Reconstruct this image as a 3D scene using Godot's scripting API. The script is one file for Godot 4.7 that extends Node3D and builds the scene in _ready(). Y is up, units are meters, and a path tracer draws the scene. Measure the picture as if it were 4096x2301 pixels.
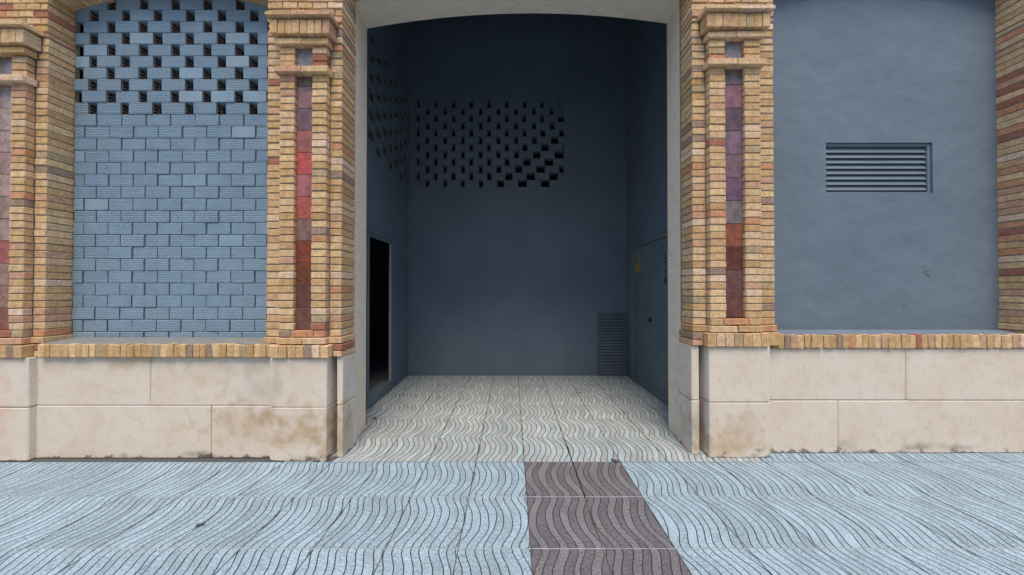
extends Node3D
# A brick industrial facade with an arched, slate-blue entrance recess. Camera at the origin (eye 1.45 m), looking along -z.
# "d" below is the distance into the scene: world z = -d.

var rng := RandomNumberGenerator.new()
var M := {}
var T := {}
var mesh_cache := {}
var names := {}
var cur_uv = null      # [x0, w, h, k] planar uv for stained stone, else null

const SKY_TOP := Color(0.27, 0.55, 0.98)
const SKY_LOW := Color(0.92, 0.86, 0.80)

func _ready():
	rng.seed = 7
	setup_view()
	setup_materials()
	build_pavement()
	build_piers()
	build_left_bay()
	build_right_bay()
	build_portal()
	build_recess()
	build_upper_wall()
	build_fittings()
	build_litter()
	build_street()

# ---------------------------------------------------------------- view, sky, light
func setup_view():
	var cam := Camera3D.new()
	cam.name = "camera"
	cam.fov = 89.9
	cam.far = 600.0
	cam.near = 0.05
	add_child(cam)
	cam.position = Vector3(0, 1.45, 0)
	cam.rotation_degrees = Vector3(0.43, 0, 0)
	cam.current = true
	# clear pale-blue sky, whitish towards the horizon, with a little thin cloud
	var sw := 256
	var sh := 128
	var simg := Image.create(sw, sh, false, Image.FORMAT_RGBF)
	var cn := FastNoiseLite.new()
	cn.seed = 4
	cn.frequency = 1.6
	cn.fractal_octaves = 4
	for py in sh:
		var el := PI * (0.5 - (py + 0.5) / sh)
		for px in sw:
			var az := TAU * (px + 0.5) / sw
			var dir := Vector3(cos(el) * cos(az), sin(el), cos(el) * sin(az))
			var up := maxf(dir.y, 0.0)
			var c := SKY_TOP.lerp(SKY_LOW, pow(1.0 - up, 3.0))
			var cloud := clampf(cn.get_noise_3d(dir.x * 1.5, dir.y * 3.0, dir.z * 1.5) * 1.6, 0.0, 0.5)
			c = c.lerp(Color(0.85, 0.86, 0.88), cloud)
			simg.set_pixel(px, py, c)
	var sky_mat := PanoramaSkyMaterial.new()
	sky_mat.panorama = ImageTexture.create_from_image(simg)
	var sky := Sky.new()
	sky.sky_material = sky_mat
	var env := Environment.new()
	env.background_mode = Environment.BG_SKY
	env.sky = sky
	env.background_energy_multiplier = 1.0
	env.tonemap_mode = Environment.TONE_MAPPER_LINEAR
	env.tonemap_exposure = 1.62
	env.sdfgi_enabled = true
	env.ssao_enabled = true
	env.ssil_enabled = true
	var we := WorldEnvironment.new()
	we.name = "world_environment"
	we.environment = env
	add_child(we)
	var sun := DirectionalLight3D.new()
	sun.name = "sun"
	sun.light_energy = 0.84
	sun.light_color = Color(1.0, 0.935, 0.835)
	sun.light_angular_distance = 30.0
	sun.shadow_enabled = true
	add_child(sun)
	# low behind the camera, a little from the right
	sun.look_at_from_position(Vector3(0.6, 20.2, 9.0), Vector3(0, 0, 0), Vector3.UP)

# ---------------------------------------------------------------- helpers: nodes
func numbered(called: String) -> String:
	if not names.has(called):
		names[called] = 0
		return called
	names[called] += 1
	return "%s_%03d" % [called, names[called]]

func thing(called: String, label: String, category: String, at := Vector3.ZERO, group := "") -> Node3D:
	var o := Node3D.new()
	o.name = numbered(called)
	add_child(o)
	o.position = at
	o.set_meta("label", label)
	o.set_meta("category", category)
	if group != "":
		o.set_meta("group", group)
	return o

func structure(called: String) -> Node3D:
	var o := Node3D.new()
	o.name = numbered(called)
	add_child(o)
	o.set_meta("kind", "structure")
	return o

func put(parent: Node, called: String, mesh: Mesh, mat, pos := Vector3.ZERO, rot := Vector3.ZERO) -> MeshInstance3D:
	var o := MeshInstance3D.new()
	o.name = called
	o.mesh = mesh
	if mat is Array:
		for k in mat.size():
			o.set_surface_override_material(k, mat[k])
	else:
		for k in mesh.get_surface_count():
			o.set_surface_override_material(k, mat)
	o.cast_shadow = GeometryInstance3D.SHADOW_CASTING_SETTING_ON
	parent.add_child(o, true)
	var p := pos
	if parent is Node3D and parent != self:
		p = pos - base_of(parent)
	o.position = p
	o.rotation = rot
	return o

func base_of(n: Node) -> Vector3:
	var p := Vector3.ZERO
	var k := n
	while k != null and k != self:
		p += (k as Node3D).position
		k = k.get_parent()
	return p

# ---------------------------------------------------------------- helpers: shapes
func tri(st: SurfaceTool, a: Vector3, b: Vector3, c: Vector3, n: Vector3):
	var cr := (b - a).cross(c - a)
	if cr.length() < 1e-12:
		return
	var pts = [a, b, c] if cr.dot(n) < 0.0 else [a, c, b]
	for p in pts:
		st.set_normal(n)
		if cur_uv != null:
			st.set_uv(Vector2((p.x + cur_uv[4].x + cur_uv[3] * (p.z + cur_uv[4].z) - cur_uv[0]) / cur_uv[1], 1.0 - (p.y + cur_uv[4].y) / cur_uv[2]))
		st.add_vertex(p)

func quad(st: SurfaceTool, a: Vector3, b: Vector3, c: Vector3, d: Vector3, outward: Vector3):
	var n := (b - a).cross(c - a)
	if n.length() < 1e-12:
		n = (c - a).cross(d - a)
	if n.length() < 1e-12:
		return
	n = n.normalized()
	if n.dot(outward) < 0.0:
		n = -n
	tri(st, a, b, c, n)
	tri(st, a, c, d, n)

func begin() -> SurfaceTool:
	var st := SurfaceTool.new()
	st.begin(Mesh.PRIMITIVE_TRIANGLES)
	return st

# box with chamfered edges and corners that are a little off, centred on the origin
func cbox(size: Vector3, c: float, jit: float, seed_: int) -> ArrayMesh:
	var r := RandomNumberGenerator.new()
	r.seed = seed_ + 11
	var h := size * 0.5
	c = min(c, min(h.x, min(h.y, h.z)) * 0.8)
	var V := {}
	for sx in [-1, 1]:
		for sy in [-1, 1]:
			for sz in [-1, 1]:
				var j := Vector3(r.randf_range(-jit, jit), r.randf_range(-jit, jit), r.randf_range(-jit, jit))
				var cc := c * r.randf_range(0.7, 1.5) if jit > 0.0 else c
				var p := Vector3(sx * h.x, sy * h.y, sz * h.z) + j
				V[[sx, sy, sz, 0]] = p + Vector3(0, -sy * cc, -sz * cc)
				V[[sx, sy, sz, 1]] = p + Vector3(-sx * cc, 0, -sz * cc)
				V[[sx, sy, sz, 2]] = p + Vector3(-sx * cc, -sy * cc, 0)
	var st := begin()
	for s in [-1, 1]:
		quad(st, V[[s, -1, -1, 0]], V[[s, 1, -1, 0]], V[[s, 1, 1, 0]], V[[s, -1, 1, 0]], Vector3(s, 0, 0))
		quad(st, V[[-1, s, -1, 1]], V[[1, s, -1, 1]], V[[1, s, 1, 1]], V[[-1, s, 1, 1]], Vector3(0, s, 0))
		quad(st, V[[-1, -1, s, 2]], V[[1, -1, s, 2]], V[[1, 1, s, 2]], V[[-1, 1, s, 2]], Vector3(0, 0, s))
	if c > 0.0:
		for a in [-1, 1]:
			for b in [-1, 1]:
				quad(st, V[[a, b, -1, 0]], V[[a, b, 1, 0]], V[[a, b, 1, 1]], V[[a, b, -1, 1]], Vector3(a, b, 0))
				quad(st, V[[a, -1, b, 0]], V[[a, 1, b, 0]], V[[a, 1, b, 2]], V[[a, -1, b, 2]], Vector3(a, 0, b))
				quad(st, V[[-1, a, b, 1]], V[[1, a, b, 1]], V[[1, a, b, 2]], V[[-1, a, b, 2]], Vector3(0, a, b))
				for e in [-1, 1]:
					var n := Vector3(a, b, e).normalized()
					tri(st, V[[a, b, e, 0]], V[[a, b, e, 1]], V[[a, b, e, 2]], n)
	return st.commit()

func box_mesh(size: Vector3, c: float, jit := 0.0, variants := 4) -> ArrayMesh:
	var v := rng.randi_range(0, variants - 1) if jit > 0.0 else 0
	var key := "%.3f %.3f %.3f %.4f %.4f %d" % [size.x, size.y, size.z, c, jit, v]
	if not mesh_cache.has(key):
		mesh_cache[key] = cbox(size, c, jit, key.hash() % 100000)
	return mesh_cache[key]

# axis-aligned box given by its limits: x0..x1, y0..y1, d0 (near)..d1 (far)
func slab(parent: Node, called: String, x0: float, x1: float, y0: float, y1: float, d0: float, d1: float, mat, c := 0.0) -> MeshInstance3D:
	return put(parent, called, box_mesh(Vector3(x1 - x0, y1 - y0, d1 - d0), c), mat, Vector3((x0 + x1) * 0.5, (y0 + y1) * 0.5, -(d0 + d1) * 0.5))

# one weathered brick
func brick(parent: Node, x0: float, x1: float, y0: float, y1: float, d0: float, d1: float, mat, called := "brick", jit := 0.0016, c := 0.003) -> MeshInstance3D:
	var o := put(parent, called, box_mesh(Vector3(snappedf(x1 - x0, 0.001), snappedf(y1 - y0, 0.001), snappedf(d1 - d0, 0.002)), c, jit), mat,
		Vector3((x0 + x1) * 0.5 + rng.randf_range(-0.0015, 0.0015), (y0 + y1) * 0.5 + rng.randf_range(-0.001, 0.001), -(d0 + d1) * 0.5 + rng.randf_range(-0.003, 0.003)))
	o.rotation = Vector3(rng.randf_range(-0.008, 0.008), rng.randf_range(-0.012, 0.012), rng.randf_range(-0.008, 0.008))
	return o

# stone block whose stain texture is laid on in metres of the wall it belongs to
func stone(parent: Node, called: String, x0: float, x1: float, y0: float, y1: float, d0: float, d1: float, mat, plan: Array) -> MeshInstance3D:
	var ctr := Vector3((x0 + x1) * 0.5, (y0 + y1) * 0.5, -(d0 + d1) * 0.5)
	cur_uv = [plan[0], plan[1], plan[2], plan[3], ctr + Vector3(0, 0, plan[4])]
	var m := cbox(Vector3(x1 - x0, y1 - y0, d1 - d0), 0.006, 0.0012, int(x0 * 991 + y0 * 173))
	cur_uv = null
	return put(parent, called, m, mat, ctr)

# eight-cornered solid: near face a (four points round), far face b
func hexa(a: Array, b: Array) -> ArrayMesh:
	var st := begin()
	var mid := Vector3.ZERO
	for p in a + b:
		mid += p / 8.0
	var faces = [a, b]
	for k in 4:
		faces.append([a[k], a[(k + 1) % 4], b[(k + 1) % 4], b[k]])
	for f in faces:
		var fc: Vector3 = (f[0] + f[1] + f[2] + f[3]) * 0.25
		quad(st, f[0], f[1], f[2], f[3], fc - mid)
	return st.commit()

# wall slab over an opening with a segmental arch; near and far arcs may differ
func arch_mesh(x0: float, x1: float, ys0: float, ys1: float, rise: float, d0: float, X0: float, X1: float, YS0: float, YS1: float, rise2: float, d1: float, ytop: float) -> ArrayMesh:
	var st := begin()
	var n := 28
	for k in n:
		var t0 := float(k) / n
		var t1 := float(k + 1) / n
		var a0 := Vector3(lerp(x0, x1, t0), lerp(ys0, ys1, t0) + rise * 4.0 * t0 * (1.0 - t0), -d0)
		var a1 := Vector3(lerp(x0, x1, t1), lerp(ys0, ys1, t1) + rise * 4.0 * t1 * (1.0 - t1), -d0)
		var b0 := Vector3(lerp(X0, X1, t0), lerp(YS0, YS1, t0) + rise2 * 4.0 * t0 * (1.0 - t0), -d1)
		var b1 := Vector3(lerp(X0, X1, t1), lerp(YS0, YS1, t1) + rise2 * 4.0 * t1 * (1.0 - t1), -d1)
		quad(st, a0, a1, b1, b0, Vector3.DOWN)
		quad(st, a0, a1, Vector3(a1.x, ytop, -d0), Vector3(a0.x, ytop, -d0), Vector3.BACK)
		quad(st, b0, b1, Vector3(b1.x, ytop, -d1), Vector3(b0.x, ytop, -d1), Vector3.FORWARD)
		quad(st, Vector3(a0.x, ytop, -d0), Vector3(a1.x, ytop, -d0), Vector3(b1.x, ytop, -d1), Vector3(b0.x, ytop, -d1), Vector3.UP)
	return st.commit()

# ---------------------------------------------------------------- materials
func lin(r: float, g: float, b: float) -> Color:
	return Color(r, g, b).linear_to_srgb()

# layers: [frequency in cycles over the tile, weight, seed]; returns a colour texture between c0 and c1 (linear values)
func noise_tex(size: int, layers: Array, c0: Color, c1: Color, gain := 1.0, fleck := 0.0, fleck_col := Color(0, 0, 0), srgb := true) -> ImageTexture:
	var acc := PackedFloat32Array()
	acc.resize(size * size)
	for l in layers:
		var n := FastNoiseLite.new()
		n.seed = l[2]
		n.noise_type = FastNoiseLite.TYPE_SIMPLEX_SMOOTH
		n.frequency = float(l[0]) / size
		n.fractal_octaves = 2
		var data := n.get_seamless_image(size, size).get_data()
		var w: float = l[1]
		for i in size * size:
			acc[i] += w * (data[i] / 255.0 - 0.5)
	var img := Image.create(size, size, true, Image.FORMAT_RGB8)
	var r := RandomNumberGenerator.new()
	r.seed = layers[0][2] + 5
	for y in size:
		for x in size:
			var v: float = clamp(0.5 + gain * acc[y * size + x], 0.0, 1.0)
			var c := c0.lerp(c1, v)
			if fleck > 0.0 and r.randf() < fleck:
				c = c.lerp(fleck_col, r.randf_range(0.3, 0.9))
			img.set_pixel(x, y, c.linear_to_srgb() if srgb else c)
	img.generate_mipmaps()
	return ImageTexture.create_from_image(img)

func normal_tex(size: int, freq: float, seed_: int, strength: float) -> ImageTexture:
	var n := FastNoiseLite.new()
	n.seed = seed_
	n.noise_type = FastNoiseLite.TYPE_SIMPLEX_SMOOTH
	n.frequency = freq / size
	n.fractal_octaves = 4
	var img := n.get_seamless_image(size, size)
	img.convert(Image.FORMAT_RGBA8)
	img.bump_map_to_normal_map(strength)
	return ImageTexture.create_from_image(img)

func mat(col: Color, tex = null, scale := 1.0, rough := 0.9, nrm = null, nstr := 1.0) -> StandardMaterial3D:
	var m := StandardMaterial3D.new()
	m.albedo_color = col.linear_to_srgb()
	m.roughness = rough
	m.metallic_specular = 0.35
	m.uv1_triplanar = true
	m.uv1_world_triplanar = true
	m.uv1_scale = Vector3(scale, scale, scale)
	if tex != null:
		m.albedo_texture = tex
	if nrm != null:
		m.normal_enabled = true
		m.normal_texture = nrm
		m.normal_scale = nstr
	return m

func setup_materials():
	T.brick = noise_tex(256, [[6, 0.7, 1], [22, 0.9, 2], [70, 0.9, 3]], Color(0.60, 0.56, 0.52), Color(1, 1, 1), 1.2, 0.02, Color(0.25, 0.2, 0.16))
	T.stone = noise_tex(256, [[3, 0.8, 11], [12, 0.6, 12], [80, 0.7, 13]], Color(0.80, 0.77, 0.74), Color(1, 1, 1), 1.1)
	T.paint = noise_tex(256, [[2, 1.0, 21], [7, 0.5, 22], [60, 0.35, 23]], Color(0.88, 0.89, 0.90), Color(1, 1, 1), 1.2)
	T.plaster = noise_tex(256, [[3, 0.6, 31], [30, 0.5, 32], [90, 0.8, 33]], Color(0.84, 0.82, 0.80), Color(1, 1, 1), 1.2)
	T.floor = noise_tex(256, [[3, 0.7, 41], [40, 0.6, 42], [110, 1.4, 43]], Color(0.62, 0.62, 0.62), Color(1, 1, 1), 1.5, 0.09, Color(0.30, 0.31, 0.33))
	T.terrazzo = noise_tex(256, [[4, 0.5, 51], [50, 0.8, 52], [120, 1.2, 53]], Color(0.6, 0.58, 0.6), Color(1, 1, 1), 1.4, 0.07, Color(1.0, 0.98, 0.95))
	T.glaze = noise_tex(256, [[5, 1.3, 61], [14, 0.9, 62], [60, 0.3, 63]], Color(0.66, 0.64, 0.66), Color(1, 0.97, 0.94), 1.5)
	T.grain = normal_tex(256, 40, 71, 5.0)
	T.soft = normal_tex(256, 7, 72, 3.0)
	# brick palette: tan, sand, ochre, pink, cream, olive, red, orange, grey-brown
	var pal = [[0.694, 0.444, 0.239], [0.769, 0.518, 0.3], [0.619, 0.389, 0.189], [0.694, 0.411, 0.27], [0.867, 0.628, 0.46], [0.545, 0.411, 0.25], [0.448, 0.183, 0.122], [0.694, 0.341, 0.19], [0.406, 0.289, 0.216], [0.792, 0.551, 0.349], [0.72, 0.465, 0.239], [0.842, 0.584, 0.33]]
	M.bricks = []
	for p in pal:
		M.bricks.append(mat(Color(p[0], p[1], p[2]), T.brick, 2.6, 0.92, T.grain, 0.7))
	M.mortar = mat(Color(0.36, 0.31, 0.25), T.brick, 3.0, 0.95, T.grain, 0.8)
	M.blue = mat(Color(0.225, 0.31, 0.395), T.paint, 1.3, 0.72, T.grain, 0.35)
	M.blue2 = mat(Color(0.22, 0.305, 0.40), T.paint, 1.9, 0.72, T.grain, 0.35)
	M.blue3 = mat(Color(0.235, 0.315, 0.395), T.paint, 1.6, 0.75, T.grain, 0.4)
	M.bluejoint = mat(Color(0.20, 0.275, 0.35), T.paint, 2.0, 0.85, T.grain, 0.8)
	M.panel = mat(Color(0.142, 0.178, 0.222), T.paint, 0.45, 0.62, T.soft, 0.25)
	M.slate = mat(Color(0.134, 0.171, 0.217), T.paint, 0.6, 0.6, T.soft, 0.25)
	M.slatedoor = mat(Color(0.15, 0.19, 0.21), T.paint, 0.9, 0.5, T.soft, 0.2)
	M.plaster = mat(Color(0.88, 0.77, 0.64), T.plaster, 1.5, 0.9, T.grain, 0.5)
	M.cell_end = mat(Color(0.27, 0.26, 0.265), T.brick, 3.0, 0.9, T.grain, 0.5)
	M.painted_end = mat(Color(0.25, 0.265, 0.28), T.paint, 3.0, 0.85, T.grain, 0.5)
	M.hatch = mat(Color(0.10, 0.125, 0.145), T.paint, 1.2, 0.6)
	M.terracotta = mat(Color(0.22, 0.13, 0.115), T.brick, 3.0, 0.9, T.grain, 0.5)
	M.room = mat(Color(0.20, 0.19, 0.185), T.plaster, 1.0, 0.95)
	M.light_tile = mat(Color(0.37, 0.47, 0.54), T.floor, 2.3, 0.85, T.grain, 0.4)
	M.rough_tile = mat(Color(0.45, 0.46, 0.46), T.floor, 2.9, 0.92, T.grain, 0.9)
	M.warm_tile = mat(Color(0.40, 0.37, 0.345), T.floor, 2.9, 0.92, T.grain, 0.9)
	M.groove = mat(Color(0.11, 0.12, 0.135), T.floor, 4.0, 0.95)
	M.red_tile = mat(Color(0.215, 0.185, 0.195), T.floor, 2.6, 0.85, T.grain, 0.4)
	M.red_rough = mat(Color(0.15, 0.138, 0.152), T.terrazzo, 1.0, 0.92, T.grain, 0.45)
	M.red_groove = mat(Color(0.10, 0.092, 0.10), T.floor, 4.0, 0.95)
	M.floor_mortar = mat(Color(0.37, 0.41, 0.43), T.floor, 3.0, 0.95)
	M.dirt = mat(Color(0.10, 0.095, 0.09), T.floor, 4.0, 0.98)
	M.cement = mat(Color(0.24, 0.24, 0.235), T.stone, 3.0, 0.95, T.grain, 1.2)
	M.asphalt = mat(Color(0.07, 0.07, 0.072), T.floor, 1.0, 0.95, T.grain, 0.8)
	M.kerb = mat(Color(0.42, 0.41, 0.40), T.stone, 1.5, 0.9)
	M.wallbrick = mat(Color(0.50, 0.36, 0.22), T.brick, 1.6, 0.95)
	M.render_wall = mat(Color(0.55, 0.47, 0.37), T.plaster, 0.5, 0.95)
	M.dark_glass = mat(Color(0.05, 0.055, 0.06), null, 1.0, 0.15)
	M.brown_door = mat(Color(0.16, 0.10, 0.06), T.paint, 1.0, 0.7)
	M.yellow = mat(Color(0.60, 0.37, 0.07), T.paint, 6.0, 0.5)
	M.black = mat(Color(0.015, 0.015, 0.017), null, 1.0, 0.5)
	M.stencil = mat(Color(0.035, 0.055, 0.075), T.plaster, 8.0, 0.7)
	M.steel = mat(Color(0.40, 0.41, 0.42), T.paint, 4.0, 0.45)
	M.greybox = mat(Color(0.14, 0.15, 0.16), null, 1.0, 0.5)

func pick_brick(redness := 0.08) -> StandardMaterial3D:
	var r := rng.randf()
	if r < redness:
		return M.bricks[[6, 7, 7, 3][rng.randi_range(0, 3)]]
	if r < redness + 0.06:
		return M.bricks[4]
	if r < redness + 0.12:
		return M.bricks[[5, 8][rng.randi_range(0, 1)]]
	return M.bricks[[0, 1, 2, 3, 9, 10, 11, 0, 1, 10, 11, 9][rng.randi_range(0, 11)]]

# stained limestone: blotches are [x, y, rx, ry, strength, colour index]; x along the wall in metres
func stone_tex(x0: float, w: float, h: float, blots: Array, seed_: int) -> ImageTexture:
	var W := int(w * 300)
	var H := int(h * 300)
	var fine := FastNoiseLite.new()
	fine.seed = seed_; fine.frequency = 0.18; fine.fractal_octaves = 3
	var mid := FastNoiseLite.new()
	mid.seed = seed_ + 1; mid.frequency = 0.022; mid.fractal_octaves = 4
	var wide := FastNoiseLite.new()
	wide.seed = seed_ + 2; wide.frequency = 0.006; wide.fractal_octaves = 3
	var stain = [Color(0.40, 0.255, 0.125), Color(0.34, 0.29, 0.245), Color(0.10, 0.09, 0.085), Color(0.62, 0.33, 0.27), Color(0.50, 0.36, 0.21)]
	var base := Color(0.64, 0.54, 0.455)
	var base2 := Color(0.66, 0.58, 0.505)
	var img := Image.create(W, H, true, Image.FORMAT_RGB8)
	for py in H:
		var y := (H - 1 - py) / 300.0
		for px in W:
			var x := x0 + px / 300.0
			var m := mid.get_noise_2d(px, py)
			var f := fine.get_noise_2d(px, py)
			var c := base.lerp(base2, clamp(0.5 + 1.2 * wide.get_noise_2d(px, py), 0.0, 1.0))
			c = c.lerp(stain[4], clamp((m - 0.1) * 0.8, 0.0, 0.16))
			for b in blots:
				var dx: float = (x - b[0]) / b[2]
				var dy: float = (y - b[1]) / b[3]
				var q := dx * dx + dy * dy
				if q > 4.0:
					continue
				var v: float = 1.0 - 0.8 * sqrt(q) + 0.8 * m + 0.3 * f
				v = clamp(v * 0.95 + 0.1, 0.0, 1.0) * b[4] * 0.62
				c = c.lerp(stain[b[5]], v)
			# splash dirt with a ragged outline where wall and pavement meet
			var splash := clampf((0.010 + 0.075 * m + 0.02 * f - y) * 45.0, 0.0, 0.75)
			c = c.lerp(stain[2], splash)
			c = c * (1.0 + 0.16 * f)
			c.a = 1.0
			img.set_pixel(px, py, c.clamp().linear_to_srgb())
	img.generate_mipmaps()
	return ImageTexture.create_from_image(img)

func stone_mat(tex: Texture2D) -> StandardMaterial3D:
	var m := StandardMaterial3D.new()
	m.albedo_texture = tex
	m.roughness = 0.9
	m.metallic_specular = 0.3
	return m

# ---------------------------------------------------------------- pavement
# a hydraulic tile: wavy strips, alternately smooth and rough, with grooves between them; top at y = 0
func tile_mesh(w: float, phase: float, amp: float, seed_: int) -> ArrayMesh:
	var lines := 8
	var seg := 14
	var g := 0.0032
	var half := w * 0.5
	var r := RandomNumberGenerator.new()
	r.seed = seed_
	var shift := PackedFloat32Array()
	var lean := PackedFloat32Array()
	for k in lines + 6:
		shift.append(r.randf_range(-0.006, 0.006))
		lean.append(r.randf_range(-0.25, 0.25))
	var X := func(k: int, t: float) -> float:
		return -half + w * (k + 0.5) / lines + shift[k + 2] + amp * (sin(TAU * t + phase + lean[k + 2]) + 0.18 * sin(2.0 * TAU * t + phase))
	var cl := func(v: float) -> float:
		return clamp(v, -half, half)
	var out: ArrayMesh = null
	for layer in 3:
		var st := begin()
		for s in seg:
			var t0 := float(s) / seg
			var t1 := float(s + 1) / seg
			var z0 := half - w * t0
			var z1 := half - w * t1
			for k in range(-2, lines + 2):
				var xa0: float = X.call(k, t0)
				var xa1: float = X.call(k, t1)
				var xb0: float = X.call(k + 1, t0)
				var xb1: float = X.call(k + 1, t1)
				if layer == 2:
					var dep := -0.006
					var l0 := Vector3(cl.call(xa0 - g), -0.0004, z0)
					var l1 := Vector3(cl.call(xa1 - g), -0.0004, z1)
					var r0 := Vector3(cl.call(xa0 + g), -0.0004, z0)
					var r1 := Vector3(cl.call(xa1 + g), -0.0004, z1)
					var m0 := Vector3(cl.call(xa0), dep, z0)
					var m1 := Vector3(cl.call(xa1), dep, z1)
					if r0.x - l0.x > 1e-5 or r1.x - l1.x > 1e-5:
						quad(st, l0, l1, m1, m0, Vector3(0.5, 1, 0))
						quad(st, m0, m1, r1, r0, Vector3(-0.5, 1, 0))
				elif posmod(k, 2) == layer:
					var h := 0.0 if layer == 0 else -0.0008
					var p0 := Vector3(cl.call(xa0 + g), h, z0)
					var p1 := Vector3(cl.call(xa1 + g), h, z1)
					var q0 := Vector3(cl.call(xb0 - g), h, z0)
					var q1 := Vector3(cl.call(xb1 - g), h, z1)
					if q0.x - p0.x > 1e-5 or q1.x - p1.x > 1e-5:
						quad(st, p0, p1, q1, q0, Vector3.UP)
		if layer == 0:
			var b := -0.03
			for e in [[Vector2(-half, -half), Vector2(half, -half)], [Vector2(half, -half), Vector2(half, half)], [Vector2(half, half), Vector2(-half, half)], [Vector2(-half, half), Vector2(-half, -half)]]:
				var a2: Vector2 = e[0]
				var b2: Vector2 = e[1]
				var mid := (a2 + b2) * 0.5
				quad(st, Vector3(a2.x, 0, a2.y), Vector3(b2.x, 0, b2.y), Vector3(b2.x, b, b2.y), Vector3(a2.x, b, a2.y), Vector3(mid.x, 0, mid.y))
		out = st.commit(out) if out != null else st.commit()
	return out

const TW := 0.405      # tile pitch
const TX := 0.104      # a column joint
const TD := 2.435      # the row joint along the facade

func build_pavement():
	var road := structure("road")
	slab(road, "carriageway", -150, 150, -0.4, -0.14, -11.5, -3.05, M.asphalt)
	var kerb := structure("kerb")
	for k in 22:
		slab(kerb, "kerb_stone", -11.0 + k + 0.004, -10.0 + k - 0.004, -0.4, 0.0, -3.05, -2.9, M.kerb, 0.012)
	var pav := structure("pavement")
	slab(pav, "paving_bed", -11, 11, -0.4, -0.007, -2.9, 7.4, M.floor_mortar)
	slab(pav, "far_paving", -11, 11, -0.006, -0.001, -2.9, 0.80, M.light_tile)
	for s in [-1, 1]:
		slab(pav, "side_paving", min(s * 5.57, s * 11.0), max(s * 5.57, s * 11.0), -0.006, -0.001, 0.81, 2.43, M.light_tile)
	var meshes := []
	for k in 8:
		meshes.append(tile_mesh(TW - 0.006, -PI / 2.0 + 0.1 * (k % 4 - 1.5), 0.031 - 0.0012 * (k % 3), 300 + k))
	var light_set := []
	var inner_set := []
	var red_set := []
	var bright_mat := []
	for k in 4:
		var v := 1.0 + 0.03 * (k - 1.5)
		var a := mat(Color(0.345 * v, 0.445 * v, 0.52 * v), T.floor, 0.9 + 0.12 * k, 0.85, T.grain, 0.4)
		var b := mat(Color(0.328 * v, 0.42 * v, 0.488 * v), T.floor, 1.2 - 0.1 * k, 0.92, T.grain, 0.35)
		light_set.append([a, b, M.groove])
		var c := mat(Color(0.415 * v, 0.42 * v, 0.415 * v), T.floor, 1.1 + 0.1 * k, 0.92, T.grain, 0.4)
		inner_set.append([mat(Color(0.43 * v, 0.495 * v, 0.53 * v), T.floor, 0.9 + 0.12 * k, 0.85, T.grain, 0.4), c, M.groove])
		var e := mat(Color(0.205 * v, 0.19 * v, 0.205 * v), T.floor, 1.0 + 0.1 * k, 0.85, T.grain, 0.4)
		red_set.append([e, M.red_rough, M.red_groove])
	for row in range(-4, 7):
		var dn := TD + TW * row               # near joint of the row
		for col in range(-14, 14):
			var xn := TX + TW * col
			var cx := xn + TW * 0.5
			var cd := dn + TW * 0.5
			if row >= 0:
				var in_recess: bool = cx > -2.0 and cx < 2.0
				var strip: bool = row == 0 and cx > 2.0 and cx < 5.6
				if not (in_recess or strip):
					continue
			elif absf(cx) > 2.6 + 2.3 * cd:
				continue
			var set_i := rng.randi_range(0, 3)
			var m = light_set[set_i]
			if row >= 0 and absf(cx) < 2.0:
				m = inner_set[set_i]
			elif (col == 0 or col == 1) and row < 0:
				m = red_set[set_i]
			var o := put(pav, "paving_tile", meshes[rng.randi_range(0, 7)], m, Vector3(cx, rng.randf_range(-0.0012, 0.0008), -cd))
			var turned: bool = m == red_set[set_i]
			o.rotation = Vector3(rng.randf_range(-0.002, 0.002), PI if turned else 0.0, rng.randf_range(-0.002, 0.002))
	# joints: pale mortar across, dark dirt lengthwise
	for row in range(-3, 7):
		var d := TD + TW * row
		var w := 5.4 if row <= 0 else 1.74
		slab(pav, "mortar_joint", -w, w, -0.006, -0.0012, d - 0.0026, d + 0.0026, M.floor_mortar if row != 0 else M.dirt)
	for col in range(-13, 14):
		var x := TX + TW * col
		slab(pav, "mortar_joint", x - 0.0029, x + 0.0029, -0.0065, -0.0028, 0.82, 4.86 if absf(x) < 1.74 else 2.43, M.dirt)
	# the open joint that runs out of the recess into the dark tiles
	slab(pav, "open_joint", TX + TW - 0.004, TX + TW + 0.004, -0.004, 0.0012, 2.02, 2.84, M.black)
	# dirt that has gathered along the foot of the facade
	slab(pav, "gutter_dirt", -5.2, -1.5, -0.006, -0.0015, 2.437, 2.52, M.dirt)

# ---------------------------------------------------------------- piers
const LEFT_PLAN := [-4.9, 3.6, 1.0, -1.0]
const RIGHT_PLAN := [1.2, 4.4, 1.05, 1.0]

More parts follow.
